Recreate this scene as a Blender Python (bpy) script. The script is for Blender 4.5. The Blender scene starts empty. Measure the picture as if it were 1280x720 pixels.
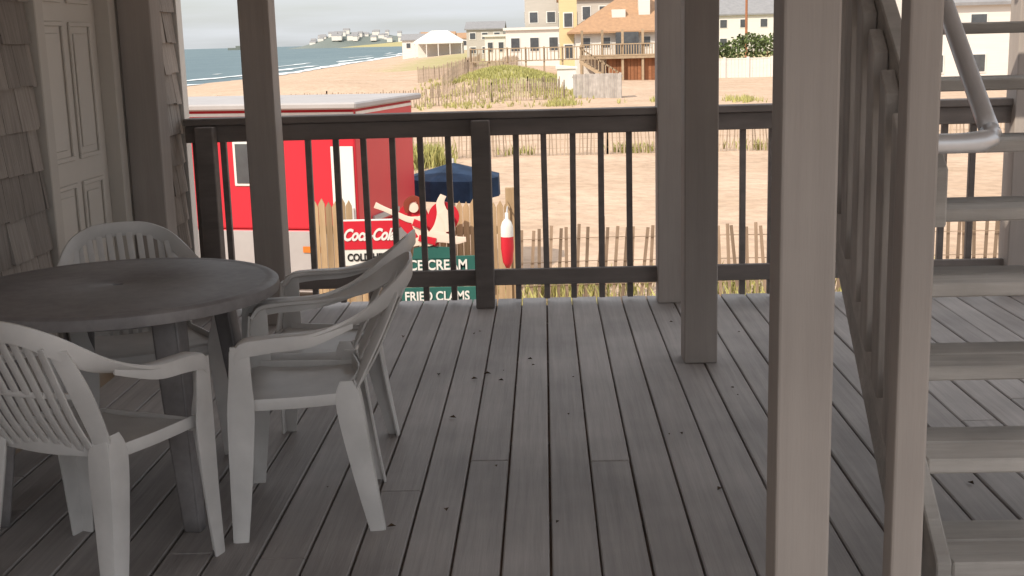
import bpy, math, random
from mathutils import Vector, Matrix, noise
random.seed(7)
R=random.random
def U(a,b): return a+(b-a)*R()
scene=bpy.context.scene
COL=scene.collection
# ------------------------------------------------------------ helpers
def empty(name):
    o=bpy.data.objects.new(name,None); COL.objects.link(o); return o
def mat(name,c1,c2=None,rough=0.7,scale=(3,3,3),detail=6,rnd=0.0,bump=0.0,bscale=None,metal=0.0,spec=0.3,blotch=0.0,blotch_scale=1.2,nrough=.6):
    m=bpy.data.materials.new(name); m.use_nodes=True
    nt=m.node_tree; N=nt.nodes; L=nt.links
    b=N["Principled BSDF"]
    if c2 is None: c2=tuple(x*0.8 for x in c1)
    tc=N.new("ShaderNodeTexCoord")
    mp=N.new("ShaderNodeMapping"); mp.inputs["Scale"].default_value=scale
    L.new(tc.outputs["Object"],mp.inputs["Vector"])
    src=mp.outputs["Vector"]
    at=None
    if rnd>0:
        at=N.new("ShaderNodeAttribute"); at.attribute_name="rnd"
        vm=N.new("ShaderNodeVectorMath"); vm.operation='ADD'
        ms=N.new("ShaderNodeMath"); ms.operation='MULTIPLY'; ms.inputs[1].default_value=37.0
        L.new(at.outputs["Fac"],ms.inputs[0])
        L.new(src,vm.inputs[0]); L.new(ms.outputs[0],vm.inputs[1]); src=vm.outputs[0]
    n=N.new("ShaderNodeTexNoise"); n.inputs["Scale"].default_value=1.0; n.inputs["Detail"].default_value=detail; n.inputs["Roughness"].default_value=nrough
    L.new(src,n.inputs["Vector"])
    cr=N.new("ShaderNodeValToRGB")
    cr.color_ramp.elements[0].position=0.3; cr.color_ramp.elements[0].color=(*c2,1)
    cr.color_ramp.elements[1].position=0.7; cr.color_ramp.elements[1].color=(*c1,1)
    L.new(n.outputs["Fac"],cr.inputs["Fac"])
    out=cr.outputs["Color"]
    if blotch>0:
        n2=N.new("ShaderNodeTexNoise"); n2.inputs["Scale"].default_value=blotch_scale; n2.inputs["Detail"].default_value=5
        L.new(tc.outputs["Object"],n2.inputs["Vector"])
        mr=N.new("ShaderNodeMapRange"); mr.inputs["From Min"].default_value=0.35; mr.inputs["From Max"].default_value=0.65
        mr.inputs["To Min"].default_value=1-blotch; mr.inputs["To Max"].default_value=1+blotch*0.6
        L.new(n2.outputs["Fac"],mr.inputs["Value"])
        hs=N.new("ShaderNodeHueSaturation"); L.new(out,hs.inputs["Color"]); L.new(mr.outputs[0],hs.inputs["Value"]); out=hs.outputs["Color"]
    if rnd>0:
        mr=N.new("ShaderNodeMapRange"); mr.inputs["To Min"].default_value=1-rnd; mr.inputs["To Max"].default_value=1+rnd
        L.new(at.outputs["Fac"],mr.inputs["Value"])
        hs=N.new("ShaderNodeHueSaturation"); L.new(out,hs.inputs["Color"]); L.new(mr.outputs[0],hs.inputs["Value"]); out=hs.outputs["Color"]
    L.new(out,b.inputs["Base Color"])
    b.inputs["Roughness"].default_value=rough; b.inputs["Metallic"].default_value=metal
    b.inputs["Specular IOR Level"].default_value=spec
    if bump>0:
        bp=N.new("ShaderNodeBump"); bp.inputs["Strength"].default_value=bump; bp.inputs["Distance"].default_value=0.02
        L.new(n.outputs["Fac"],bp.inputs["Height"]); L.new(bp.outputs["Normal"],b.inputs["Normal"])
    return m
class MB:
    def __init__(s): s.v=[]; s.f=[]; s.r=[]
    def add(s,vs,fs,r=None):
        o=len(s.v); s.v+= [tuple(v) for v in vs]; rr=R() if r is None else r
        for f in fs: s.f.append(tuple(i+o for i in f)); s.r.append(rr)
    def box(s,x0,x1,y0,y1,z0,z1,M=None,r=None):
        vs=[Vector((x,y,z)) for z in (z0,z1) for y in (y0,y1) for x in (x0,x1)]
        if M is not None: vs=[M@v for v in vs]
        s.add(vs,[(0,2,3,1),(4,5,7,6),(0,1,5,4),(2,6,7,3),(0,4,6,2),(1,3,7,5)],r)
    def prismX(s,x0,x1,poly,r=None):
        n=len(poly); vs=[(x0,p[0],p[1]) for p in poly]+[(x1,p[0],p[1]) for p in poly]
        fs=[tuple(range(n))[::-1],tuple(range(n,2*n))]+[(i,(i+1)%n,(i+1)%n+n,i+n) for i in range(n)]
        s.add(vs,fs,r)
    def prismY(s,y0,y1,poly,r=None):
        n=len(poly); vs=[(p[0],y0,p[1]) for p in poly]+[(p[0],y1,p[1]) for p in poly]
        fs=[tuple(range(n)),tuple(range(n,2*n))[::-1]]+[(i,i+n,(i+1)%n+n,(i+1)%n) for i in range(n)]
        s.add(vs,fs,r)
    def sweep(s,P,W,T,sub=6,k=10,ex=0.5,r=None):
        P=[Vector(p) for p in P]; W=[Vector(w) for w in W]
        if not isinstance(T,(list,tuple)): T=[T]*len(P)
        def cr(A,i,t):
            a=A[max(i-1,0)];b=A[i];c=A[i+1];d=A[min(i+2,len(A)-1)]
            return 0.5*((2*b)+(c-a)*t+(2*a-5*b+4*c-d)*t*t+(3*b-a-3*c+d)*t**3)
        pts=[];ws=[];ts=[]
        for i in range(len(P)-1):
            for j in range(sub):
                t=j/sub; pts.append(cr(P,i,t)); ws.append(cr(W,i,t)); ts.append(T[i]*(1-t)+T[i+1]*t)
        pts.append(P[-1]); ws.append(W[-1]); ts.append(T[-1])
        vs=[]
        for i,p in enumerate(pts):
            tg=(pts[min(i+1,len(pts)-1)]-pts[max(i-1,0)]).normalized()
            w=ws[i]; n=tg.cross(w)
            n=n.normalized() if n.length>1e-6 else Vector((0,0,1))
            for q in range(k):
                a=2*math.pi*(q+0.5)/k; c=math.cos(a); d=math.sin(a)
                c=math.copysign(abs(c)**ex,c); d=math.copysign(abs(d)**ex,d)
                vs.append(p+w*c+n*ts[i]*d)
        fs=[]
        for i in range(len(pts)-1):
            for q in range(k):
                fs.append((i*k+q,i*k+(q+1)%k,(i+1)*k+(q+1)%k,(i+1)*k+q))
        fs.append(tuple(range(k))[::-1]); fs.append(tuple(range((len(pts)-1)*k,len(pts)*k)))
        s.add(vs,fs,r)
    def cyl(s,p0,p1,r0,r1=None,k=14,r=None):
        p0=Vector(p0);p1=Vector(p1); r1=r0 if r1 is None else r1
        d=(p1-p0).normalized(); a=d.orthogonal().normalized(); b=d.cross(a)
        vs=[p0+(a*math.cos(2*math.pi*i/k)+b*math.sin(2*math.pi*i/k))*r0 for i in range(k)]+[p1+(a*math.cos(2*math.pi*i/k)+b*math.sin(2*math.pi*i/k))*r1 for i in range(k)]
        fs=[(i,(i+1)%k,(i+1)%k+k,i+k) for i in range(k)]+[tuple(range(k))[::-1],tuple(range(k,2*k))]
        s.add(vs,fs,r)
    def lathe(s,prof,c=(0,0,0),k=48,r=None):
        vs=[];n=len(prof)
        for i in range(k):
            a=2*math.pi*i/k
            for (rr,z) in prof: vs.append((c[0]+rr*math.cos(a),c[1]+rr*math.sin(a),c[2]+z))
        fs=[(i*n+j,((i+1)%k)*n+j,((i+1)%k)*n+j+1,i*n+j+1) for i in range(k) for j in range(n-1)]
        s.add(vs,fs,r)
    def sheet(s,f,nu,nv,th=0.005,r=None):
        vs=[]
        for off in (0,-th):
            for i in range(nu+1):
                for j in range(nv+1):
                    p=Vector(f(i/nu,j/nv)); p.z+=off; vs.append(p)
        m=(nu+1)*(nv+1); idx=lambda i,j,o=0:o*m+i*(nv+1)+j
        fs=[]
        for i in range(nu):
            for j in range(nv):
                fs.append((idx(i,j),idx(i+1,j),idx(i+1,j+1),idx(i,j+1)))
                fs.append((idx(i,j,1),idx(i,j+1,1),idx(i+1,j+1,1),idx(i+1,j,1)))
        for i in range(nu):
            fs.append((idx(i,0),idx(i,0,1),idx(i+1,0,1),idx(i+1,0))); fs.append((idx(i,nv),idx(i+1,nv),idx(i+1,nv,1),idx(i,nv,1)))
        for j in range(nv):
            fs.append((idx(0,j),idx(0,j+1),idx(0,j+1,1),idx(0,j,1))); fs.append((idx(nu,j),idx(nu,j,1),idx(nu,j+1,1),idx(nu,j+1)))
        s.add(vs,fs,r)
    def build(s,name,m,parent=None,bevel=0.0,smooth=False,seg=1):
        me=bpy.data.meshes.new(name); me.from_pydata(s.v,[],s.f); me.update()
        a=me.attributes.new("rnd",'FLOAT','FACE'); a.data.foreach_set("value",s.r)
        o=bpy.data.objects.new(name,me); COL.objects.link(o); me.materials.append(m)
        if smooth: me.polygons.foreach_set("use_smooth",[True]*len(me.polygons))
        if parent: o.parent=parent
        if bevel>0:
            b=o.modifiers.new("b",'BEVEL'); b.width=bevel; b.segments=seg; b.limit_method='ANGLE'
        return o
# ------------------------------------------------------------ materials
M_deck=mat("deck_boards",(0.435,0.40,0.385),(0.335,0.308,0.297),rough=0.6,scale=(40,1.6,40),rnd=0.10,bump=0.2,blotch=0.2,blotch_scale=1.4,spec=0.3,detail=8)
M_post=mat("post_paint",(0.435,0.39,0.36),(0.395,0.352,0.325),rough=0.7,scale=(25,25,1.5),bump=0.15,blotch=0.12,rnd=.05)
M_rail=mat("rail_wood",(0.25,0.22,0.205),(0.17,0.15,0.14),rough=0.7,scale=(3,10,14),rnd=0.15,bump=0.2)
M_stair=mat("stair_wood",(0.58,0.545,0.51),(0.43,0.40,0.37),rough=0.75,scale=(2.5,22,22),rnd=0.12,bump=0.35,blotch=0.2,blotch_scale=3,detail=8)
M_balu=mat("baluster_wood",(0.50,0.465,0.435),(0.34,0.31,0.29),rough=0.75,scale=(22,22,2),rnd=0.15,bump=0.35,blotch=0.15,blotch_scale=3)
M_shing=mat("cedar_shingle",(0.42,0.375,0.34),(0.29,0.255,0.23),rough=0.85,scale=(30,60,3),rnd=0.2,bump=0.4,blotch=.15)
M_door=mat("door_paint",(0.68,0.64,0.59),(0.63,0.59,0.54),rough=0.5,scale=(2,2,2))
M_trim=mat("trim_paint",(0.60,0.56,0.51),(0.54,0.50,0.455),rough=0.6,scale=(6,6,1))
M_white=mat("white_paint",(0.78,0.77,0.74),(0.70,0.69,0.66),rough=0.55,scale=(1,1,1))
M_chair=mat("white_resin",(0.78,0.755,0.735),(0.69,0.67,0.65),rough=0.38,scale=(9,9,9),spec=0.5,blotch=.10,blotch_scale=5)
M_table=mat("grey_resin",(0.33,0.31,0.31),(0.26,0.243,0.243),rough=0.5,scale=(26,26,26),detail=8,spec=0.45,blotch=.2,blotch_scale=3)
M_alu=mat("aluminium",(0.76,0.76,0.78),(0.64,0.64,0.66),rough=0.4,scale=(4,4,4),metal=0.6)
M_red=mat("red_paint",(0.62,0.02,0.04),(0.54,0.017,0.034),rough=0.4,scale=(.8,.8,.8),spec=.5)
M_grey=mat("grey_panel",(0.42,0.40,0.40),(0.36,0.34,0.34),rough=0.5,scale=(2,2,2))
M_dark=mat("dark",(0.02,0.02,0.022),(0.015,0.015,0.016),rough=0.5)
M_glass=mat("window_glass",(0.09,0.10,0.11),(0.06,0.065,0.075),rough=0.12,spec=0.6)
M_fence=mat("cedar_stockade",(0.50,0.36,0.22),(0.34,0.23,0.13),rough=0.85,scale=(20,20,2),rnd=0.22,bump=.3)
M_snow=mat("snow_fence_slat",(0.30,0.22,0.16),(0.19,0.14,0.10),rough=0.9,scale=(10,10,2),rnd=0.3)
M_snowf=mat("bleached_fence_slat",(0.44,0.35,0.27),(0.32,0.25,0.19),rough=0.9,scale=(10,10,2),rnd=0.3)
M_blue=mat("blue_canvas",(0.022,0.045,0.095),(0.014,0.032,0.07),rough=0.85,blotch=.3,blotch_scale=4)
M_green=mat("green_sign",(0.03,0.13,0.11),(0.025,0.11,0.095),rough=0.5)
M_skin=mat("cutout_cream",(0.80,0.68,0.58),(0.76,0.62,0.53),rough=0.5)
M_hair=mat("cutout_hair",(0.25,0.05,0.03),rough=0.5)
M_leaf=mat("hedge_leaf",(0.13,0.17,0.06),(0.07,0.095,0.035),rough=0.8,scale=(2,2,2),rnd=0.5)
M_grass=mat("dune_grass",(0.46,0.43,0.17),(0.33,0.33,0.12),rough=0.85,scale=(.3,.3,.3),rnd=0.3)
M_dry=mat("dry_leaf",(0.11,0.07,0.04),(0.06,0.04,0.025),rough=0.9,rnd=.4)
M_roofo=mat("brown_shingle_roof",(0.44,0.27,0.16),(0.34,0.21,0.13),rough=0.9,scale=(3,3,3),bump=.2)
M_roofg=mat("grey_shingle_roof",(0.29,0.29,0.30),(0.23,0.23,0.24),rough=0.9,scale=(2,2,2))
M_yel=mat("yellow_siding",(0.66,0.55,0.32),(0.60,0.50,0.29),rough=0.7,scale=(.5,.5,6))
M_gsid=mat("grey_siding",(0.50,0.465,0.42),(0.44,0.41,0.37),rough=0.8,scale=(.5,.5,6))
M_wsid=mat("white_siding",(0.74,0.71,0.67),(0.68,0.65,0.61),rough=0.7,scale=(.5,.5,6))
M_bdeck=mat("stained_deck_wood",(0.34,0.15,0.075),(0.26,0.11,0.055),rough=0.8,scale=(2,2,6),rnd=.2)
M_tan=mat("weathered_tan_wood",(0.42,0.32,0.22),(0.32,0.24,0.16),rough=0.85,scale=(4,4,4),rnd=.2)
M_ceil=mat("ceiling_boards",(0.70,0.67,0.64),(0.64,0.61,0.58),rough=0.8,scale=(20,1,20),rnd=.1)
M_foam=mat("surf_foam",(0.82,0.85,0.86),(0.55,0.62,0.65),rough=0.8,scale=(.3,.1,.3))
# ------------------------------------------------------------ terrain
SH=[(-200,-50),(150,-54),(200,-54),(240,-51),(370,-56),(656,-66),(1100,-95),(2100,-190),(2400,-400),(2700,-440)]
def shore(y):
    if y<=SH[0][0]: return SH[0][1]
    for (a,b),(c,d) in zip(SH,SH[1:]):
        if y<=c: return b+(d-b)*(y-a)/(c-a)
    return SH[-1][1]
def ss(a,b,x):
    t=min(1,max(0,(x-a)/(b-a))); return t*t*(3-2*t)
def gz(x,y):
    d=x-shore(y)
    if d<0: return max(-4.0+d*0.05,-9)
    z=-4.0+1.8*ss(0,28,d)
    z+=1.5*ss(120,230,y)*ss(15,40,d)
    z+=8*ss(600,1500,y)*ss(20,200,d)
    w=ss(45,60,y)*ss(10,25,d)
    if w>0:
        z+=w*0.16*noise.noise(Vector((x*0.13,y*0.1,3)))
    def g(cx,cy,sx,sy,h): return h*math.exp(-((x-cx)/sx)**2-((y-cy)/sy)**2)
    z+=g(-2.5,92,4.2,14,1.55)+g(-16,96,9,14,.95)+g(-5,130,10,22,.9)
    z+=0.03*noise.noise(Vector((x*0.8,y*0.8,1)))
    return z
def axis(parts):
    out=[]
    for a,b,n in parts:
        out+=[a+(b-a)*i/n for i in range(n)]
    out.append(parts[-1][1]); return out
xs=axis([(-1500,-250,14),(-250,-90,16),(-90,-40,40),(-40,-24,12),(-24,14,80),(14,60,30),(60,250,15),(250,2500,14)])
ys=axis([(-80,0,8),(0,55,60),(55,150,120),(150,300,50),(300,800,40),(800,2700,40)])
gm=bpy.data.meshes.new("ground")
vs=[(x,y,gz(x,y)) for y in ys for x in xs]; nx=len(xs)
fs=[(j*nx+i,j*nx+i+1,(j+1)*nx+i+1,(j+1)*nx+i) for j in range(len(ys)-1) for i in range(nx-1)]
gm.from_pydata(vs,[],fs); gm.polygons.foreach_set("use_smooth",[True]*len(fs))
go=bpy.data.objects.new("ground",gm); COL.objects.link(go)
m=bpy.data.materials.new("sand"); m.use_nodes=True; nt=m.node_tree; N=nt.nodes; L=nt.links; b=N["Principled BSDF"]
tc=N.new("ShaderNodeTexCoord")
def noi(sc,det=6,vec=None,ns=(1,1,1)):
    mp=N.new("ShaderNodeMapping"); mp.inputs["Scale"].default_value=ns; L.new(tc.outputs["Object"],mp.inputs["Vector"])
    n=N.new("ShaderNodeTexNoise"); n.inputs["Scale"].default_value=sc; n.inputs["Detail"].default_value=det; L.new(mp.outputs[0],n.inputs["Vector"]); return n.outputs["Fac"]
def ramp(src,stops):
    c=N.new("ShaderNodeValToRGB"); e=c.color_ramp.elements
    e[0].position=stops[0][0]; e[0].color=(*stops[0][1],1); e[1].position=stops[-1][0]; e[1].color=(*stops[-1][1],1)
    for p,cc in stops[1:-1]:
        q=e.new(p); q.color=(*cc,1)
    L.new(src,c.inputs["Fac"]); return c.outputs["Color"]
sand=ramp(noi(0.35,8),[(0.3,(0.50,0.365,0.265)),(0.7,(0.60,0.45,0.34))])
fine=ramp(noi(3.0,8),[(0.3,(0.80,0.79,0.78)),(0.62,(1,1,1))])
mx=N.new("ShaderNodeMixRGB"); mx.blend_type='MULTIPLY'; mx.inputs[0].default_value=1; L.new(sand,mx.inputs[1]); L.new(fine,mx.inputs[2])
at=N.new("ShaderNodeAttribute"); at.attribute_name="grass"
gn=noi(1.3,6)
mm=N.new("ShaderNodeMath"); mm.operation='ADD'; L.new(at.outputs["Fac"],mm.inputs[0]); L.new(gn,mm.inputs[1])
th=N.new("ShaderNodeMapRange"); th.inputs["From Min"].default_value=0.85; th.inputs["From Max"].default_value=1.25; th.inputs["To Max"].default_value=.85; L.new(mm.outputs[0],th.inputs["Value"])
mg=N.new("ShaderNodeMixRGB"); L.new(th.outputs[0],mg.inputs[0]); L.new(mx.outputs[0],mg.inputs[1]); mg.inputs[2].default_value=(0.38,0.355,0.17,1)
L.new(mg.outputs[0],b.inputs["Base Color"]); b.inputs["Roughness"].default_value=0.95; b.inputs["Specular IOR Level"].default_value=0.1
bp=N.new("ShaderNodeBump"); bp.inputs["Strength"].default_value=0.8; bp.inputs["Distance"].default_value=0.15; L.new(noi(2.2,7),bp.inputs["Height"]); L.new(bp.outputs[0],b.inputs["Normal"])
gm.materials.append(m)
def grassw(x,y):
    def g(cx,cy,sx,sy): return math.exp(-((x-cx)/sx)**2-((y-cy)/sy)**2)
    w=g(-1.5,88,4.0,13)*1.1+g(-9,60,3,4)*.4+0.75*ss(1,3,y-(150))*ss(25,40,x-shore(y))+g(-20,62,6,4)*.4
    w+=0.8*ss(700,1200,y)
    return min(w,1)
a=gm.attributes.new("grass",'FLOAT','POINT'); a.data.foreach_set("value",[grassw(v[0],v[1]) for v in vs])
# sea
sm=bpy.data.materials.new("sea_water"); sm.use_nodes=True; nt=sm.node_tree; N=nt.nodes; L=nt.links; b=N["Principled BSDF"]
tc=N.new("ShaderNodeTexCoord")
L.new(ramp(noi(0.02,6,ns=(1,.35,1)),[(0.35,(0.085,0.14,0.165)),(0.65,(0.12,0.18,0.20))]),b.inputs["Base Color"])
b.inputs["Roughness"].default_value=0.45; b.inputs["Specular IOR Level"].default_value=0.12
bp=N.new("ShaderNodeBump"); bp.inputs["Strength"].default_value=1; bp.inputs["Distance"].default_value=1.2; L.new(noi(0.25,5,ns=(1,.3,1)),bp.inputs["Height"]); L.new(bp.outputs[0],b.inputs["Normal"])
mb=MB(); mb.add([(-12000,-200,-4),(9000,-200,-4),(9000,16000,-4),(-12000,16000,-4)],[(0,1,2,3)]); mb.build("sea",sm)
mb=MB()
for off,wd,br in ((-1.0,2.2,0.0),(-8,1.9,.35),(-17,1.4,.55)):
    y=120.0; seg=[]
    while y<1500:
        n=noise.noise(Vector((y*0.02,off,0)))*3; w=wd*(0.4+abs(noise.noise(Vector((y*0.06,off,9))))*2)
        on=(noise.noise(Vector((y*0.012,off*3,5)))+0.5)>br
        seg.append((shore(y)+off+n,y,w,on)); y+=3+y*0.01
    for p,q in zip(seg,seg[1:]):
        if p[3] and q[3]:
            mb.add([(p[0]-p[2],p[1],-3.9),(p[0]+p[2],p[1],-3.9),(q[0]+q[2],q[1],-3.9),(q[0]-q[2],q[1],-3.9)],[(0,1,2,3)])
mb.build("sea_surf",M_foam)
M_head=mat("hazed_headland_scrub",(0.19,0.215,0.20),(0.14,0.165,0.155),rough=.95,scale=(.01,.01,.02))  # distance haze mixed into the scrub colour, no real haze in the scene
mb=MB(); n=90
def hh(x):
    t=(x+490)/900.0
    return max(0,26*ss(0,.12,t)-8*ss(.12,.25,t)+12*noise.noise(Vector((x*0.006,1,1)))*ss(0,.1,t)+14*ss(.3,.9,t)+6*noise.noise(Vector((x*0.03,5,1)))*ss(0,.1,t))
hv=[];hf=[]
for i in range(n+1):
    x=-490+i*20
    h=hh(x)
    hv+=[(x,2350,-6),(x,2400,-4+h*.6),(x,2470,-2+h),(x,2700,-6)]
for i in range(n):
    for j in range(3): hf.append((i*4+j,(i+1)*4+j,(i+1)*4+j+1,i*4+j+1))
mb.add(hv,hf,.5); mb.build("headland_hill",M_head,smooth=True)
mbw=MB(); mbr=MB()
def tiny(mbw,mbr,x,y,z,w,d,h,rh):
    mbw.box(x-w/2,x+w/2,y-d/2,y+d/2,z-3,z+h)
    mbr.prismX(x-w/2-.5,x+w/2+.5,[(y-d/2-.5,z+h),(y+d/2+.5,z+h),(y,z+h+rh)])
for i in range(190):
    x=U(-440,900); h=hh(x); y=U(2385,2470)
    z=-4+h*.6 if y<2400 else -4+h*.6+(y-2400)/70*(2+h*.4)
    tiny(mbw,mbr,x,y,z,U(6,13),U(8,12),U(3.5,7),U(2,4))
for i in range(60):
    y=U(500,1500); x=shore(y)+U(70,500); tiny(mbw,mbr,x,y,gz(x,y),U(8,13),U(8,14),U(4,6),U(2,4))
tw=empty("distant_town"); mbw.build("houses",M_wsid,tw); mbr.build("roofs",M_roofg,tw)
mb=MB(); mb.box(-690,-640,2750,2800,-5,1); mb.box(-675,-655,2760,2790,1,5); mb.box(-667,-663,2770,2780,5,10); mb.build("distant_breakwater",M_head)
# ------------------------------------------------------------ porch
deck=empty("porch_deck")
mb=MB()
P=0.143
x=-2.01
while x<3.55:
    y=-4.2-U(0,4.5); cuts=[]
    yy=y
    while yy<7.05:
        ln=random.choice((4.88,4.88,6.1,3.66))
        e=min(yy+ln,7.05)
        if 7.05-e<1.2: e=7.05
        cuts.append((yy,e)); yy=e if e<7.05 else 8
    for a_,b_ in cuts:
        if b_-a_<.05: continue
        dz=U(-.0015,.0015); g0=U(.003,.0045); g1=U(.003,.0045)
        mb.box(x+g0,x+P-g1,a_+.001,b_-.001,-0.032+dz,dz)
    x+=P
mb.build("deck_boards",M_deck,deck,bevel=0.004)
mb=MB()
for k in range(28): 
    y=-4+k*0.406; mb.box(-2.0,3.55,y-.019,y+.019,-.25,-.04)
mb.box(-2.0,3.6,6.97,7.01,-.27,-.036)
mb.build("joists",M_rail,deck)
mb=MB()
for X in (-1.9,.68,3.4):
    for Y in (-3.5,0,3.4,6.8): mb.box(X-.08,X+.08,Y-.08,Y+.08,-2.6,-.26)
mb.build("support_piles",M_balu,deck)
cl=empty("porch_ceiling")
CY=.25  # unseen ceiling cut back to here so sun and sky brighten the porch
mb=MB()
for (x0,x1,y0,y1) in ((-2.3,.7,CY,7.15),(.7,1.95,CY,4.0),(.7,1.95,6.6,7.15),(1.95,3.2,CY,7.15)):
    mb.box(x0,x1,y0,y1,2.62,2.8)
mb.build("soffit",M_ceil,cl)
mb=MB()
for k in range(11,28):
    y=-4.0+k*0.406
    for (a_,b_) in (((-2.0,.7),(1.95,3.15)) if 4.0<y<6.6 else ((-2.0,3.15),)):
        mb.box(a_,b_,y-.019,y+.019,2.45,2.62)
mb.build("ceiling_joists",M_ceil,cl)
def post(name,x,y,w,z1=2.45,d=None,m=M_post,z0=0.0,bev=.006,parent=None):
    d=d or w; mb=MB(); mb.box(x-w/2,x+w/2,y-d/2,y+d/2,z0,z1); return mb.build(name,m,parent,bevel=bev,seg=2)
post("wooden_post",.518,2.50,.112)
post("wooden_post",.766,2.58,.068,z1=2.62)
post("wooden_post",.69,5.58,.15)
post("wooden_post",.69,6.90,.15)
post("wooden_post",-1.48,6.55,.16)
post("wooden_post",2.62,6.90,.15)
post("wooden_post",3.1,3.0,.14)
mb=MB(); mb.box(-2.02,-1.86,5.98,6.14,0,2.6); mb.build("wooden_post",M_post,bevel=.005)
rl=empty("deck_railing")
Yr=6.93
mb=MB()
mb.box(-2.0,3.5,Yr-.07,Yr+.07,1.05,1.088)
mb.box(-2.0,3.5,Yr-.045,Yr-.007,.955,1.048)
mb.box(-2.0,3.5,Yr-.045,Yr-.007,.11,.20)
mb.box(3.43,3.57,-4,6.85,1.05,1.088); mb.box(3.48,3.52,-4,6.86,.11,.2)
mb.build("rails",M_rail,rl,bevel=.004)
mb=MB()
base=-.352
cand=[base+sg*(.187+i*.158) for sg in (-1,1) for i in range(25)]
for X in cand:
    if -1.98<X<3.45 and abs(X-.69)>.1 and abs(X-2.62)>.1:
        t=U(-.004,.004)
        mb.prismY(Yr-.005,Yr+.030,[(X-.0165+t,.02),(X+.0165+t,.02),(X+.0165-t,1.03),(X-.0165-t,1.03)])
for i in range(60):
    Y=-3.9+i*.18
    mb.box(3.5225,3.56,Y-.019,Y+.019,.03,1.03)
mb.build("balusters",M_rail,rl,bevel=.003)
mb=MB(); mb.box(base-.052,base+.052,Yr-.148,Yr-.048,0,1.045); mb.box(-1.92,-1.82,Yr-.148,Yr-.048,0,1.045)
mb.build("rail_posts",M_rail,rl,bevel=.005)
# house wall
hs=empty("shingled_house")
mb=MB()
WX=-2.05
mb.box(WX-5,WX-.02,-5,5.0,-2.4,2.9); mb.box(WX-5,WX-.02,5.95,7.05,-2.4,2.9); mb.box(WX-5,WX-.02,5.0,5.95,2.1,2.9); mb.box(WX-5,WX-.12,5.0,5.95,-2.4,2.1)
mb.build("walls",M_gsid,hs)
mb=MB()
def shingles(y0,y1):
    ex=.165
    for c in range(-1,17):
        z=.02+c*ex; y=y0-U(0,.1)
        while y<y1:
            w=U(.08,.2); ya=max(y,y0); yb=min(y+w-.004,y1)
            if yb-ya>.015:
                zz=z+U(-.006,.004); t=U(.016,.028)
                zb=max(zz,.0)
                mb.add([(WX+t,ya,zb),(WX+t,yb,zb),(WX+.003,yb,z+ex+.02),(WX+.003,ya,z+ex+.02),(WX-.02,ya,zb),(WX-.02,yb,zb),(WX-.02,yb,z+ex+.02),(WX-.02,ya,z+ex+.02)],
                       [(0,1,2,3),(4,7,6,5),(0,4,5,1),(1,5,6,2),(2,6,7,3),(3,7,4,0)])
            y+=w
shingles(1.0,4.98); shingles(6.16,6.96)
mb.build("shingles",M_shing,hs)
mb=MB(); mb.box(WX-.03,WX+.03,6.97,7.07,-2.3,2.9); mb.box(WX-.13,WX-.0,7.072,7.10,-2.3,2.9)
mb.build("corner_board",M_white,hs,bevel=.003)
mb=MB()
mb.box(WX-.118,WX+.035,5.002,5.085,0,2.098); mb.box(WX-.118,WX+.035,5.865,5.948,0,2.098); mb.box(WX-.02,WX+.035,5.087,5.863,2.03,2.12)
mb.build("door_casing",M_trim,hs,bevel=.004)
mb=MB()
dx=WX-.035
mb.box(dx-.04,dx,5.087,5.863,.03,2.02)
def panel(y0,y1,z0,z1):
    w=.02
    mb.box(dx+.0005,dx+.012,y0,y1,z0,z0+w);mb.box(dx+.0005,dx+.012,y0,y1,z1-w,z1)
    mb.box(dx+.0005,dx+.012,y0,y0+w,z0+w,z1-w);mb.box(dx+.0005,dx+.012,y1-w,y1,z0+w,z1-w)
    mb.box(dx+.0005,dx+.008,y0+.05,y1-.05,z0+.05,z1-.05)
for (y0,y1) in ((5.18,5.44),(5.51,5.77)):
    panel(y0,y1,.2,.9); panel(y0,y1,1.0,1.6); panel(y0,y1,1.68,1.92)
mb.build("door_leaf",M_door,hs,bevel=.003)
mb=MB(); mb.box(WX-5.3,-2.32,-5.3,7.2,2.92,3.1); mb.build("eaves",M_roofg,hs)
# ------------------------------------------------------------ staircase
st=empty("wooden_staircase")
Y1,RUN,RISE=2.87,.228,.186
SX0,SX1=.975,1.90
mb=MB()
for n in range(1,14):
    y=Y1+(n-1)*RUN; z=RISE*n
    mb.box(SX0+.002,SX1-.002,y,y+.135,z-.04,z); mb.box(SX0+.002,SX1-.002,y+.142,y+.275,z-.04,z)
mb.build("treads",M_stair,st,bevel=.005)
mb=MB()
sl=RISE/RUN
def line(y): return RISE+(y-Y1)*sl
yt=Y1+13*RUN
for (xa,xb) in ((SX0-.038,SX0),(SX1,SX1+.038)):
    mb.prismX(xa,xb,[(Y1-.0,0.0),(Y1+.30,0.0),(yt,line(yt)-.25),(yt,line(yt)+.0),(Y1-.0,line(Y1)-.0)])
mb.build("stringers",M_stair,st,bevel=.004)
mb=MB()
for xx in (.872,SX1+.10):
    y=3.06
    while y<yt:
        zb=line(y)+.10+U(-.012,.012); mb.prismX(xx-.019,xx+.019,[(y-.032,zb-.02),(y+.032,zb+.02),(y+.032,line(y)+.93),(y-.032,line(y)+.87)])
        y+=.125
mb.build("stair_balusters",M_balu,st,bevel=.003)
mb=MB()
for (xa,xb) in ((.893,.935),(SX1+.04,SX1+.079)):
    mb.prismX(xa,xb,[(2.98,line(2.98)-.10),(2.98,line(2.98)+.20),(yt,line(yt)+.20),(yt,line(yt)-.10)])
    mb.prismX(xa,xb,[(2.9,line(2.9)+.80),(2.9,line(2.9)+.94),(yt,line(yt)+.94),(yt,line(yt)+.80)])
mb.build("guard_rails",M_stair,st,bevel=.004)
mb=MB()
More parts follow.
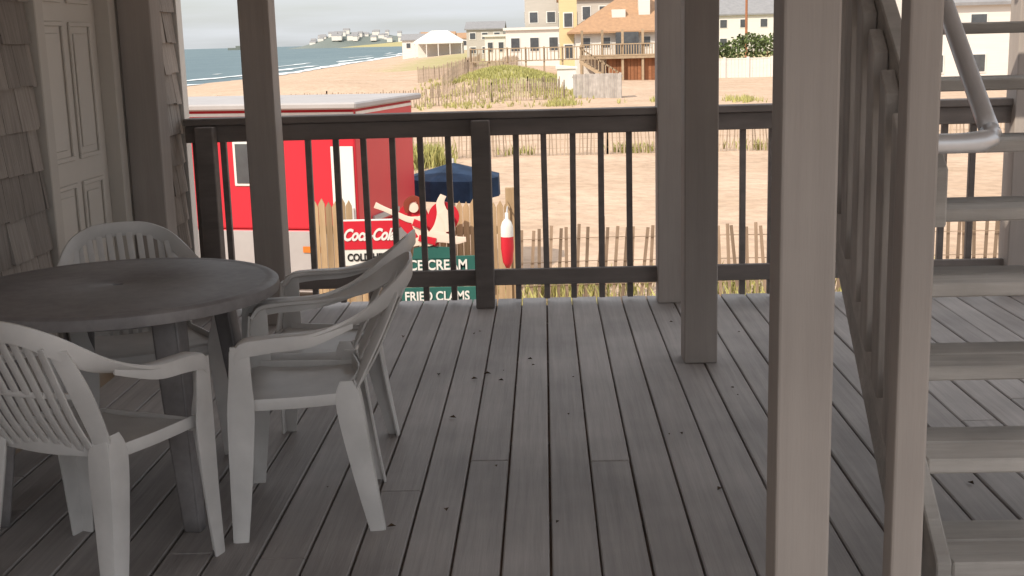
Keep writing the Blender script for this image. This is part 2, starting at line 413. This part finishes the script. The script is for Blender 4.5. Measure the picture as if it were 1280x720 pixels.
hp=[(.79,2.62,1.235),(.865,2.615,1.235),(.92,2.62,1.24),(.943,2.67,1.255),(.945,2.8,1.355),(.945,4.0,1.355+1.2*sl),(.945,yt,1.355+(yt-2.8)*sl)]
mb.sweep(hp,[(0,0,.021)]*3+[(.021,0,0)]*4,.021,sub=5,k=14,ex=1.0)
mb.build("handrail_pipe",M_alu,st,smooth=True)
# ------------------------------------------------------------ plastic chair
def chair(x,y,ang,sc=1.0):
    mb=MB()
    for sx in (-1,1):
        def q(a,b,c): return (sx*a,b,c)
        P_=[q(0,-.352,.79),q(.10,-.345,.783),q(.18,-.30,.742),q(.232,-.20,.675),q(.256,-.06,.637),q(.262,.07,.628),q(.258,.15,.618),q(.25,.18,.585)]
        W_=[(0,0,.028),(0,0,.028),(sx*.010,.004,.028),(sx*.024,.010,.014),(sx*.028,0,.002),(sx*.029,0,0),(sx*.030,0,0),(sx*.030,0,.0)]
        mb.sweep(P_,W_,[.006,.006,.006,.007,.008,.009,.010,.008])
        mb.sweep([q(.242,-.17,.655),q(.279,-.05,.622),q(.288,.07,.613),q(.283,.15,.60),q(.276,.178,.575)],[(0,0,.012),(0,0,.02),(0,0,.022),(0,0,.022),(0,0,.02)],.004)
        mb.sweep([q(.278,.160,.612),q(.270,.165,.5),q(.262,.170,.40),q(.258,.182,.2),q(.262,.195,0)],[(0,.028,0),(0,.034,0),(0,.040,0),(0,.033,0),(0,.022,0)],.0045)
        mb.sweep([q(.252,.188,.595),q(.243,.197,.5),q(.228,.208,.40),q(.233,.214,.2),q(.243,.217,0)],[(.026,0,0),(.030,0,0),(.038,0,0),(.028,0,0),(.021,0,0)],.0045)
        mb.sweep([q(.196,-.14,.47),q(.208,-.145,.40),q(.220,-.175,.2),q(.232,-.212,0)],[(0,.02,0),(0,.040,0),(0,.033,0),(0,.022,0)],.0045)
        mb.sweep([q(.172,-.165,.47),q(.176,-.182,.40),q(.194,-.207,.2),q(.213,-.235,0)],[(.02,0,0),(.036,0,0),(.029,0,0),(.021,0,0)],.0045)
        mb.sweep([q(.178,-.15,.41),q(.186,-.20,.52),q(.190,-.252,.63),q(.180,-.30,.735)],[(.022,.004,0),(.026,.01,0),(.026,.012,0),(.022,.01,0)],.005)
        mb.sweep([q(.196,-.15,.418),q(.220,0,.418),q(.234,.16,.42)],[(0,0,.018)]*3,.004)
    for i in range(-4,5):
        xb=i*.035; xt=i*.038; zt=.775-.03*(abs(i)/4)**2
        mb.sweep([(xb,-.155,.41),(xb*1.03,-.225,.52),(xb*1.06,-.282,.64),(xt,-.347+.018*(abs(i)/4)**2,zt)],[(.0118,0,0)]*4,.004,k=8)
    mb.sweep([(-.18,-.15,.435),(0,-.175,.435),(.18,-.15,.435)],[(0,0,.028)]*3,.005)
    mb.sweep([(-.19,-.238,.60),(0,-.266,.60),(.19,-.238,.60)],[(0,0,.008)]*3,.004)
    def f(u,v):
        w=.19+.048*v; X=(u*2-1)*w; Y=-.155+.36*v
        Z=.425-.012*math.cos((u-.5)*math.pi)*1.0-.010*math.sin(v*math.pi)
        if v>.88: Z-=(v-.88)**2*1.9
        return (X,Y,Z)
    mb.sheet(f,14,20,.006)
    mb.sweep([(-.235,.196,.395),(0,.208,.392),(.235,.196,.395)],[(0,0,.02)]*3,.004)
    o=mb.build("plastic_chair",M_chair,smooth=True)
    o.location=(x,y,.001); o.rotation_euler=(0,0,math.radians(ang)-math.pi/2)
    mod=o.modifiers.new("e",'EDGE_SPLIT'); mod.split_angle=math.radians(50)
    return o
chair(-1.30,3.33,70)
chair(-.78,3.79,187)
chair(-.83,4.33,177)
chair(-1.50,4.42,-62)
tb=empty("patio_table")
TX,TY=-1.40,3.93
mb=MB()
mb.lathe([(.018,.690),(.018,.722),(.022,.7245),(.47,.7235),(.478,.7215),(.484,.7235),(.505,.723),(.515,.716),(.518,.70),(.515,.684),(.508,.684),(.508,.705),(.25,.71),(.018,.69)],k=96)
mb.build("table_top",M_table,tb,smooth=True).modifiers.new("e",'EDGE_SPLIT').split_angle=math.radians(40)
mb=MB()
for sx in (-1,1):
    for sy in (-1,1):
        mb.sweep([(sx*.25,sy*.24,.70),(sx*.275,sy*.265,.4),(sx*.315,sy*.30,0)],[(.042,0,0),(.038,0,0),(.026,0,0)],.006)
        mb.sweep([(sx*.288,sy*.205,.70),(sx*.31,sy*.235,.4),(sx*.338,sy*.28,0)],[(0,.042,0),(0,.036,0),(0,.026,0)],.006)
mb.lathe([(.235,.62),(.235,.705)],k=40)
mb.build("table_legs",M_table,tb,smooth=True)
tb.location=(TX,TY,.001); tb.rotation_euler=(0,0,math.radians(-6))
mb=MB()
for i in range(38):
    x=random.gauss(.2,.8); y=U(3.4,6.9)
    if x<-1.9 or x>2.5: continue
    s=U(.006,.017); a=U(0,6.3); c,d=math.cos(a)*s,math.sin(a)*s
    mb.add([(x-c,y-d,.004),(x+d*.6,y-c*.6,.004+s*.5),(x+c,y+d,.005),(x-d*.6,y+c*.6,.003+s*.6)],[(0,1,2),(0,2,3)])
mb.build("fallen_leaves",M_dry)
# ------------------------------------------------------------ fences outside
def snow(name,pts,h=1.1,sp=.11,w=.036,m=M_snow):
    mb=MB()
    for (ax,ay),(bx,by) in zip(pts,pts[1:]):
        Ld=math.hypot(bx-ax,by-ay); n=int(Ld/sp); ang=math.atan2(by-ay,bx-ax)
        for i in range(n):
            t=(i+.5)/n; x=ax+(bx-ax)*t; y=ay+(by-ay)*t
            wob=.1*noise.noise(Vector((x*.4,y*.4,2)))
            M=Matrix.Translation((x,y+wob,gz(x,y)-.1))@Matrix.Rotation(ang,4,'Z')@Matrix.Rotation(U(-.05,.05)+.16*noise.noise(Vector((x*.5,y*.5,7))),4,'Y')
            mb.box(-w/2,w/2,-.006,.006,0,h+.1+U(-.05,.03),M)
        m2=max(2,int(Ld/3))
        for i in range(m2+1):
            t=i/m2; x=ax+(bx-ax)*t; y=ay+(by-ay)*t; z=gz(x,y)
            mb.box(x-.035,x+.035,y+.03,y+.1,z-.3,z+h+.12)
            if i<m2:
                x2=ax+(bx-ax)*(i+1)/m2; y2=ay+(by-ay)*(i+1)/m2; z2=gz(x2,y2)
                for q in (.25,.55,.85): mb.cyl((x,y,z+h*q),(x2,y2,z2+h*q),.006,k=4)
    return mb.build(name,m)
snow("picket_fence",[(-.45,17.0),(2.0,17.2),(8,17.0)],h=1.10,sp=.125,w=.045)
snow("snow_fence",[(-9,39.5),(2,40.0),(18,39.5)],h=.95,sp=.12,w=.04,m=M_snowf)
snow("snow_fence",[(-30,68),(-12,69),(-3,72),(1.2,74)],h=1.0,sp=.16,w=.055,m=M_snowf)
snow("snow_fence",[(-6.5,80),(-6.0,100),(-4,125),(-3,150)],h=1.1,sp=.3,w=.1,m=M_snowf)
snow("snow_fence",[(-9.5,95),(-8,130),(-9,180)],h=1.1,sp=.4,w=.12,m=M_snowf)
snow("snow_fence",[(-7,78),(-1,78),(1,80)],h=.8,sp=.2,w=.07,m=M_snowf)
def grass(name,fn,count,h,w=.01):
    mb=MB(); c=0
    while c<count:
        x,y,p=fn()
        if R()>p: continue
        z=gz(x,y)-.02
        for k in range(5):
            a=U(0,6.3); hh_=h*U(.5,1.1); l=U(.1,.5)*hh_; xx=x+U(-.1,.1)*h*2; yy=y+U(-.1,.1)*h*2
            dx,dy=math.cos(a),math.sin(a)
            mb.add([(xx-dy*w,yy+dx*w,z),(xx+dy*w,yy-dx*w,z),(xx+dx*l*.4+dy*w*.7,yy+dy*l*.4-dx*w*.7,z+hh_*.6),(xx+dx*l,yy+dy*l,z+hh_)],[(0,1,2),(0,2,3)])
        c+=1
    return mb.build(name,M_grass)
def fn_near():
    x=U(-1.5,9); y=U(16.6,18.6); return x,y,(.15+.85*max(0,noise.noise(Vector((x*.7,y*.7,4)))*2))
grass("beach_grass",fn_near,700,.33,.008)
def fn_dune():
    x=U(-9,3); y=U(68,118); return x,y,grassw(x,y)*max(0.05,.5+1.2*noise.noise(Vector((x*.35,y*.2,8))))
grass("beach_grass",fn_dune,3000,.30,.025)
def fn_t():
    x=random.gauss(-3.7,.35); y=random.gauss(37.5,.6); return x,y,1
grass("beach_grass",fn_t,160,.7,.02)
def fn_f():
    x=U(-28,16); y=random.gauss(40.6,.35) if R()<.35 else random.gauss(70,1.2); return x,y,max(0,noise.noise(Vector((x*.5,y*.1,1)))*2)
grass("beach_grass",fn_f,900,.35,.02)
# ------------------------------------------------------------ stockade fence, signs
sf=MB()
def stock(x0,x1,y,top):
    x=x0
    while x<x1:
        w=.07; t=top+U(-.03,.03)
        sf.prismY(y,y+.022,[(x,-2.2),(x+w-.006,-2.2),(x+w-.006,t-.06),(x+w/2,t),(x,t-.06)]); x+=w
    sf.box(x0,x1,y+.024,y+.07,top-.35,top-.27); sf.box(x0,x1,y+.024,y+.07,-1.9,-1.82)
stock(-2.42,-2.02,12.65,-.10); stock(-2.02,-1.0,12.68,-.50); stock(-1.0,-.38,12.65,-.14)
sf.box(-.42,-.33,12.68,12.77,-2.2,-.02)
sf.build("stockade_fence",M_fence)
def text(body,x,y,z,size,m,parent,shear=0,bold=.0,sx=1,name="lettering"):
    c=bpy.data.curves.new(name,'FONT'); c.body=body; c.size=size; c.extrude=.003; c.shear=shear; c.offset=bold
    c.align_x='CENTER'; c.align_y='CENTER'
    o=bpy.data.objects.new(name,c); COL.objects.link(o); o.location=(x,y,z); o.rotation_euler=(math.pi/2,0,0); o.scale=(sx,1,1); c.materials.append(m); o.parent=parent; return o
SY=12.40
s=empty("soda_sign")
mb=MB(); mb.box(-2.08,-1.54,SY,SY+.02,-.745,-.27); mb.build("board",M_white,s,bevel=.004)
mb=MB(); mb.box(-2.065,-1.555,SY-.006,SY-.001,-.575,-.285); mb.build("red_field",M_red,s)
text("Coca-Cola",-1.81,SY-.011,-.43,.165,M_white,s,shear=.45,bold=.006,sx=.74)
text("COLD HERE",-1.81,SY-.005,-.66,.105,M_dark,s,bold=.003,sx=.80)
mb=MB(); mb.box(-1.97,-1.91,SY+.025,SY+.07,-2.2,-.32); mb.box(-1.70,-1.64,SY+.025,SY+.07,-2.2,-.32); mb.build("posts",M_tan,s)
s=empty("ice_cream_sign")
mb=MB(); mb.box(-1.53,-.73,SY,SY+.025,-.845,-.665); mb.build("board",M_green,s,bevel=.004)
text("ICE CREAM",-1.13,SY-.006,-.757,.145,M_white,s,bold=.003,sx=.88)
mb=MB(); mb.box(-1.45,-1.39,SY+.03,SY+.08,-2.2,-.68); mb.box(-.86,-.80,SY+.03,SY+.08,-2.2,-.68); mb.build("posts",M_tan,s)
s=empty("fried_clams_sign")
mb=MB(); mb.box(-1.55,-.72,SY-.002,SY+.025,-1.17,-.985); mb.build("board",M_green,s,bevel=.004)
text("FRIED CLAMS",-1.135,SY-.008,-1.08,.135,M_white,s,bold=.003,sx=.83)
s=empty("mermaid_cutout_sign")
K=.0085
def sp(a,b_): return (-1.72+(a-470)*K,-.03-(b_-242)*K)   # sign-local grid to board plane
mb=MB(); poly=[]
for i in range(48):
    t=2*math.pi*i/48; hx=16*math.sin(t)**3; hz=13*math.cos(t)-5*math.cos(2*t)-2*math.cos(3*t)-math.cos(4*t)
    cx,cz=sp(532,278); poly.append((cx+hx*.0195,cz+hz*.0192))
mb.prismY(SY-.0,SY+.02,poly); mb.build("heart",M_red,s)
def limb(mb,pts,ws,yo):
    P_=[Vector((sp(*p)[0],SY+yo,sp(*p)[1])) for p in pts]
    W_=[]
    for i in range(len(P_)):
        t=(P_[min(i+1,len(P_)-1)]-P_[max(i-1,0)]).normalized(); W_.append(Vector((-t.z,0,t.x))*ws[i]*K)
    mb.sweep(P_,W_,.004,sub=5,k=8,ex=.7)
mb=MB()
limb(mb,[(469,253),(480,258),(495,265),(508,271),(518,272)],[4,3,3.4,3.8,4.5],-.008)
limb(mb,[(518,268),(521,280),(527,292),(530,300)],[8,8,7,6],-.016)
limb(mb,[(505,303),(518,298),(532,296),(545,284),(549,266),(547,252),(551,243)],[3,5,8,9,7,5,4],-.024)
limb(mb,[(538,292),(552,294),(565,297),(576,296)],[7,6,5,3],-.032)
limb(mb,[(549,262),(556,272),(558,286)],[6,7,6],-.036)
mb.build("figure",M_skin,s)
mb=MB(); cx,cz=sp(515,257); mb.lathe([(0,.006),(.050,.004),(.052,0),(0,-.004)],k=20); o=mb.build("face",M_skin,s); o.location=(cx,SY-.022,cz); o.rotation_euler=(math.pi/2,0,0)
mb=MB(); limb(mb,[(507,263),(507,252),(515,246),(523,250),(525,262)],[2,4,4,4,3],-.03); mb.build("hair",M_hair,s)
mb=MB(); limb(mb,[(514,274),(528,280)],[4.5,4.5],-.042); limb(mb,[(520,293),(540,298)],[4,4.5],-.042); mb.build("swimsuit",M_red,s)
mb=MB(); x0,z1=sp(511,306); x1,z0=sp(560,319); mb.prismY(SY-.01,SY+.01,[(x0,z0),(x1,z0),(x1-.02,z1),(x0+.12,z1+.02),(x0+.02,z1)]); mb.build("seaweed_base",M_green,s)
mb=MB(); mb.box(-1.22,-1.16,SY+.025,SY+.08,-2.2,-.3); mb.build("post",M_tan,s)
s=empty("lobster_buoy")
bx=-.40
mb=MB(); mb.lathe([(0,.0),(.016,.0),(.018,-.06),(.045,-.09),(.062,-.14),(.064,-.24)],c=(bx,SY-.1,-.22),k=20); mb.build("white_top",M_white,s,smooth=True)
mb=MB(); mb.lathe([(.064,-.24),(.066,-.36),(.05,-.50),(.02,-.56),(0,-.56)],c=(bx,SY-.1,-.22),k=20); mb.build("red_bottom",M_red,s,smooth=True)
mb=MB(); mb.cyl((bx,SY-.1,-.23),(bx,SY+.3,-.2),.008); mb.build("hook",M_alu,s)
s=empty("blue_tarp")  # umbrella shape standing in for a loose blue tarp
mb=MB(); ux,uy=-1.50,20.0
k=8; vs=[(ux,uy,-.44)]
for i in range(k):
    a=2*math.pi*(i+.5)/k; vs.append((ux+.80*math.cos(a),uy+.80*math.sin(a),-.66+U(-.02,.02)))
for i in range(k):
    a=2*math.pi*(i+.5)/k; vs.append((ux+.81*math.cos(a),uy+.81*math.sin(a),-.97+U(-.05,.03)))
mb.add(vs,[(0,1+i,1+(i+1)%k) for i in range(k)]+[(1+i,9+i,9+(i+1)%k,1+(i+1)%k) for i in range(k)]); mb.build("canopy",M_blue,s)
mb=MB(); mb.cyl((ux,uy,-2.2),(ux,uy,-.38),.025); mb.build("pole",M_white,s)
# ------------------------------------------------------------ concession trailer
t=empty("concession_trailer")
W=5.2;D=2.3
mb=MB(); mb.box(-W,0,0,D,1.30,2.88); mb.box(-W,0,.01,D-.01,1.1,1.298); mb.build("body",M_red,t,bevel=.03,seg=2)
mb=MB(); mb.box(-W+.02,-.005,.02,D-.02,.45,1.098); mb.box(-W,-0.36,-.012,-.001,.5,1.28); mb.build("lower_panel",M_grey,t,bevel=.01)
mb=MB(); mb.box(-W-.2,.12,-.22,D+.10,2.885,2.97); mb.build("roof",M_grey,t,bevel=.02)
mb=MB(); mb.box(-.34,-.03,-.02,-.002,.5,2.40); mb.build("door",M_white,t,bevel=.006)
mb=MB(); mb.box(-.07,-.045,-.05,-.021,1.4,1.6); mb.box(-W,0,-.012,-.002,2.80,2.84); mb.box(.002,.012,0.05,D-.05,2.80,2.84); mb.build("door_handle_and_trim",M_alu,t)
mb=MB(); mb.box(-1.73,-1.37,-.02,-.002,1.88,2.48); mb.build("window_frame",M_white,t,bevel=.008)
mb=MB(); mb.box(-1.69,-1.41,-.03,-.021,1.92,2.44); mb.build("window",M_glass,t)
mb=MB(); mb.box(-W+.1,-W+2.6,-.02,-.002,1.6,2.6); mb.build("serving_hatch",M_grey,t)
mb=MB()
for xx in (-2.3,-3.2):
    mb.cyl((xx,-.06,.36),(xx,.2,.36),.36,k=24); mb.cyl((xx,D-.2,.36),(xx,D+.03,.36),.36,k=24)
mb.build("wheels",M_dark,t)
mb=MB(); mb.box(-.8,-.55,-.03,-.014,1.0,1.08); mb.box(0.001,.02,.3,.5,1.2,1.3); mb.build("marker_lights",mat("amber",(.7,.2,.03)),t)
mb=MB(); mb.box(0.002,.03,.5,1.5,1.35,1.42); mb.build("vent",M_grey,t)
mb=MB(); mb.lathe([(0,.30),(.07,.29),(.14,.22),(.17,.12),(.17,0)],c=(-1.75,.9,2.972),k=24); mb.build("roof_dome",M_white,t,smooth=True)
t.location=(-2.45,16.0,-2.22); t.rotation_euler=(0,0,math.radians(-13))
# ------------------------------------------------------------ buildings
def house(name,x,y,z,w,d,h,rh,mw,mr,cols=3,rows=2,ridge='X',ov=.4,hip=False):
    p=empty(name)
    mb=MB(); mb.box(x-w/2,x+w/2,y,y+d,z-2,z+h)
    if rh>0 and not hip:
        if ridge=='Y': mb.prismY(y+.01,y+d-.01,[(x-w/2+.01,z+h),(x+w/2-.01,z+h),(x,z+h+rh-.05)])
        else: mb.prismX(x-w/2+.01,x+w/2-.01,[(y+.01,z+h),(y+d-.01,z+h),(y+d/2,z+h+rh-.05)])
    mb.build("walls",mw,p)
    mb=MB()
    if rh<=0: mb.box(x-w/2-ov,x+w/2+ov,y-ov,y+d+ov,z+h+.002,z+h+.3)
    elif hip:
        a=w/2+ov; i_=max(0,w/2-d/2)
        vs=[(x-a,y-ov,z+h),(x+a,y-ov,z+h),(x+a,y+d+ov,z+h),(x-a,y+d+ov,z+h),(x-i_,y+d/2,z+h+rh),(x+i_,y+d/2,z+h+rh)]
        vs=vs+[(v[0],v[1],z+h-.15) for v in vs[:4]]
        mb.add(vs,[(0,1,5,4),(1,2,5),(2,3,4,5),(3,0,4),(0,6,7,1),(1,7,8,2),(2,8,9,3),(3,9,6,0),(6,9,8,7)])
    elif ridge=='X':
        mb.prismX(x-w/2-ov,x+w/2+ov,[(y-ov,z+h-.1),(y-ov,z+h+.1),(y+d/2,z+h+rh+.2),(y+d+ov,z+h+.1),(y+d+ov,z+h-.1),(y+d/2,z+h+rh)])
    else:
        mb.prismY(y-ov,y+d+ov,[(x-w/2-ov,z+h-.1),(x,z+h+rh),(x+w/2+ov,z+h-.1),(x+w/2+ov,z+h+.1),(x,z+h+rh+.2),(x-w/2-ov,z+h+.1)])
    mb.build("roof",mr,p)
    mg=MB(); mf=MB()
    if cols:
        for r_ in range(rows):
            for c in range(cols):
                cx=x-w/2+(c+.5)*w/cols; fh=h/rows; z0=z+r_*fh+fh*.32; z1=z0+fh*.42; ww=min(1.0,w/cols*.45)
                mf.box(cx-ww/2-.1,cx+ww/2+.1,y-.05,y-.002,z0-.1,z1+.1); mg.box(cx-ww/2,cx+ww/2,y-.08,y-.051,z0,z1)
        for r_ in range(rows):
            for c in range(2):
                cy=y+(c+.5)*d/2; fh=h/rows; z0=z+r_*fh+fh*.32; z1=z0+fh*.45
                for sx,xx in ((-1,x-w/2),(1,x+w/2)):
                    a,b_=sorted((xx+sx*.002,xx+sx*.05)); mf.box(a,b_,cy-.65,cy+.65,z0-.1,z1+.1)
                    a,b_=sorted((xx+sx*.051,xx+sx*.08)); mg.box(a,b_,cy-.55,cy+.55,z0,z1)
        mg.build("windows",M_glass,p); mf.build("window_trim",M_white,p)
    return p
bc=house("beach_club_house",8.2,112,-.05,10.6,10,2.05,3.6,M_wsid,M_roofo,cols=6,rows=1,hip=True,ov=.7)
mb=MB(); mb.box(3.2,14,106.5,111.9,-.30,-.06,r=.5)
mb.build("deck_floor",M_tan,bc)
mb=MB(); mb.box(5.6,14,107.2,111.9,-2.4,-.31); mb.build("skirting",M_bdeck,bc)
mb=MB(); 
for i in range(28): mb.box(5.6+i*.3,5.6+i*.3+.27,107.1,107.19,-2.4,-.32)
mb.build("skirt_boards",M_bdeck,bc)
mb=MB()
for i in range(50): mb.box(3.2+i*.22,3.2+i*.22+.07,106.5,106.56,-.055,.85)
mb.box(3.1,14,106.45,106.6,.86,.95); mb.box(3.1,14,106.47,106.58,-.052,.05)
for i in range(7): mb.box(3.2+i*1.7,3.4+i*1.7,106.62,106.8,-2.3,2.1)
mb.build("deck_railing_far",M_tan,bc)
mb=MB(); mb.box(6.4,8.4,111.2,111.4,-.05,1.9); mb.build("sliding_door",M_glass,bc)
mb=MB(); mb.box(8.6,9.6,113.5,114.5,3,6.2); mb.box(6.2,7.4,113.2,114.6,3.0,3.9); mb.build("chimney_and_dormer",M_wsid,bc)
house("yellow_tower_house",2.35,116,-1.2,1.6,4,8.5,1.0,M_yel,M_yel,cols=1,rows=3,ridge='Y',ov=.2)
house("grey_apartment_house",.0,160,2.6,4.4,9,6.0,0,M_gsid,M_gsid,cols=2,rows=2)
house("brown_roof_house",6.2,150,-1,8,9,7,3.5,M_gsid,M_roofo,cols=4,rows=2)
house("white_beach_house",-1.0,150,-1.0,6.8,9,3.6,0,M_wsid,M_wsid,cols=3,rows=1,ov=.3)
house("white_beach_house",-5.8,175,-1.0,4.5,9,3.0,0,M_wsid,M_wsid,cols=3,rows=1,ov=.3)
house("grey_beach_house",-8.7,190,-1.0,5.5,9,4.2,1.0,M_gsid,M_roofg,cols=3,rows=2,ov=.3)
for (x,y,w,h,rh,mw,mr,rd) in ((30,190,9,5.5,2.5,M_wsid,M_roofg,'X'),(22.5,200,7,5,2.5,M_wsid,M_roofg,'Y'),(40,205,9,6,3,M_gsid,M_roofg,'Y'),(27,260,12,7,3,M_wsid,M_roofo,'X'),(52,190,10,7,3,M_wsid,M_roofg,'X')):
    house("white_beach_house",x,y,-1.2,w,9,h,rh,mw,mr,cols=3,rows=2,ridge=rd)
for (x,y,w,h,rh) in ((30,84,11,5.2,2.6),(43,86,9,6,2.5),(62,100,12,6,3)):
    house("white_beach_house",x,y,-2.2,w,9,h,rh,M_wsid,M_roofg,cols=4,rows=2)
for i in range(10):
    x=-30+i*3.2+U(-1,1); y=330+i*14+U(-20,20)
    house("shore_cottage",x,y,-.7,U(7,10),8,U(2.6,3.4),1.4,random.choice((M_wsid,M_gsid,M_wsid)),random.choice((M_roofg,M_roofo)),cols=3,rows=1,ridge=random.choice('XY'))
tp=empty("white_tent_pavilion")
mb=MB(); x,y,z=-19.5,235,-.7
mb.add([(x-4.6,y,z+2.3),(x+4.6,y,z+2.3),(x+4.6,y+8,z+2.3),(x-4.6,y+8,z+2.3),(x-1.5,y+4,z+4.3),(x+1.5,y+4,z+4.3)],[(0,1,5,4),(1,2,5),(2,3,4,5),(3,0,4)])
mb.box(x-4.6,x+4.6,y-.05,y,z+1.9,z+2.35); mb.build("canopy",M_white,tp)
mb=MB()
for i in range(5): mb.box(x-4.5+i*2.2,x-4.35+i*2.2,y+.05,y+.2,z-1.4,z+2.3)
mb.box(x-4.4,x+4.4,y+6,y+6.1,z-1.4,z+2.2); mb.build("tent_walls",M_wsid,tp)
bw=empty("beach_boardwalk")
mb=MB()
for i in range(36): mb.box(-6+i*.26,-6+i*.26+.24,103,105,-.25,-.18)
for i in range(32):
    xx=-6+i*.3; mb.box(xx,xx+.07,103,103.07,-.17,.75)
mb.box(-6,3.4,102.98,103.1,.76,.84); 
for i in range(7): mb.box(-6+i*1.5,-5.85+i*1.5,103.1,103.3,-2.6,.9)
for i in range(12):
    mb.box(3.0+i*.24,3.0+i*.24+.28,101.5,102.9,-.3-i*.165,-.24-i*.165)
mb.prismY(101.4,101.48,[(2.9,-.5),(6.0,-2.5),(6.0,-2.2),(2.9,-.15)])
mb.prismY(101.4,101.48,[(2.9,.65),(6.0,-1.35),(6.0,-1.2),(2.9,.8)])
for i in range(11): mb.box(3.0+i*.28,3.06+i*.28,101.40,101.47,-.3-i*.18,.72-i*.18)
mb.build("planks",M_tan,bw)
ge=MB()
for i in range(24): ge.box(1.75+i*.12,1.75+i*.12+.112,75.0,75.03,-2.3,-.62+U(-.02,.02))
ge.box(1.7,4.7,75.031,75.1,-.85,-.75)
for i in range(10): ge.box(4.62,4.65,75.05+i*.2,75.24+i*.2,-2.3,-.62)
ge.build("board_fence",M_balu)
mb=MB(); mb.box(.9,2.1,82,83.2,-2.3,-.45); mb.prismY(81.9,83.3,[(.8,-.45),(2.2,-.45),(2.2,-.35),(.8,-.2)]); mb.build("beach_hut",M_white)
# white board wall with posts and caps
mb=MB()
for i in range(90): mb.box(13.2+i*.3,13.2+i*.3+.285,107,107.05,-2.4,-.62)
mb.box(13.2,40.2,106.98,107.09,-.618,-.52)
for i in range(14): mb.box(13.2+i*2,13.4+i*2,106.88,107.2,-2.4,-.42)
mb.build("white_board_fence",M_wsid)
mb=MB()
for i in range(8000):
    x=U(13,42); top=1.3+1.6*noise.noise(Vector((x*.35,2,0)))
    y=U(109,112.5); z=-1.2+(top+1.2+U(-.35,.2))*R()**.6
    s_=U(.06,.18); n1=Vector((U(-1,1),U(-1,1),U(-1,1))).normalized(); a=n1.orthogonal().normalized()*s_; b_=n1.cross(a)
    c=Vector((x,y,z)); mb.add([c-a,c-b_,c+a,c+b_],[(0,1,2,3)])
hd=empty("hedge"); mb.build("hedge_foliage",M_leaf,hd)
mb=MB()
for i in range(24):
    x=13.5+i*1.2; mb.cyl((x,110.7,-2.3),(x+U(-.3,.3),110.7,.2),.06,.03,k=6)
mb.build("hedge_stems",M_bdeck,hd)
for (x,y) in ((24,150),(33,180),(46,150)):
    u=empty("utility_pole"); mb=MB(); mb.cyl((x,y,-2.3),(x,y,9.5),.17,.12,k=8); mb.box(x-1.2,x+1.2,y-.08,y+.08,8.4,8.6); mb.build("pole",M_bdeck,u)
# ------------------------------------------------------------ light
el=math.radians(42); az=(-.62,-.785)
sd=Vector((az[0]*math.cos(el),az[1]*math.cos(el),math.sin(el)))
ld=bpy.data.lights.new("sun",'SUN'); ld.energy=4.4; ld.angle=math.radians(.5); ld.color=(1,.89,.74)
lo=bpy.data.objects.new("sun",ld); COL.objects.link(lo); lo.rotation_euler=(-sd).to_track_quat('-Z','Y').to_euler()
w=bpy.data.worlds.new("World"); scene.world=w; w.use_nodes=True; nt=w.node_tree; N=nt.nodes; L=nt.links
bg=N["Background"]; sky=N.new("ShaderNodeTexSky"); sky.sky_type='NISHITA'; sky.sun_disc=False
sky.sun_elevation=el; sky.sun_rotation=math.atan2(az[0],az[1]); sky.air_density=1.0; sky.dust_density=1.5
tc=N.new("ShaderNodeTexCoord")
mp=N.new("ShaderNodeMapping"); mp.inputs["Scale"].default_value=(2.2,2.2,26); L.new(tc.outputs["Generated"],mp.inputs["Vector"])
n=N.new("ShaderNodeTexNoise"); n.inputs["Scale"].default_value=1.6; n.inputs["Detail"].default_value=6; L.new(mp.outputs[0],n.inputs["Vector"])
mr=N.new("ShaderNodeMapRange"); mr.inputs["From Min"].default_value=.36; mr.inputs["From Max"].default_value=.62; mr.inputs["To Min"].default_value=.55; mr.inputs["To Max"].default_value=1.0; L.new(n.outputs["Fac"],mr.inputs["Value"])
sx=N.new("ShaderNodeSeparateXYZ"); L.new(tc.outputs["Generated"],sx.inputs[0])
gr=N.new("ShaderNodeValToRGB"); gr.color_ramp.elements[0].position=0.0; gr.color_ramp.elements[0].color=(.56,.58,.60,1)
gr.color_ramp.elements[1].position=.55; gr.color_ramp.elements[1].color=(1,1,1,1); L.new(sx.outputs["Z"],gr.inputs["Fac"])
sc_=N.new("ShaderNodeVectorMath"); sc_.operation='SCALE'; sc_.inputs["Scale"].default_value=9.0; L.new(gr.outputs["Color"],sc_.inputs[0])
mx=N.new("ShaderNodeMixRGB"); L.new(mr.outputs[0],mx.inputs[0]); L.new(sky.outputs[0],mx.inputs[1]); L.new(sc_.outputs[0],mx.inputs[2])
L.new(mx.outputs[0],bg.inputs["Color"]); bg.inputs["Strength"].default_value=.15
# ------------------------------------------------------------ camera
cd=bpy.data.cameras.new("camera"); co=bpy.data.objects.new("camera",cd); COL.objects.link(co)
cd.sensor_width=36; cd.lens=43.6; cd.clip_end=30000; cd.clip_start=.05
Mx=Matrix.Rotation(math.radians(1.7),4,'Z')@Matrix.Rotation(math.radians(90-11.3),4,'X')@Matrix.Rotation(math.radians(-1.55),4,'Z')
co.matrix_world=Matrix.Translation((0,0,1.47))@Mx
scene.camera=co
scene.view_settings.view_transform='Standard'; scene.view_settings.look='None'; scene.view_settings.exposure=0
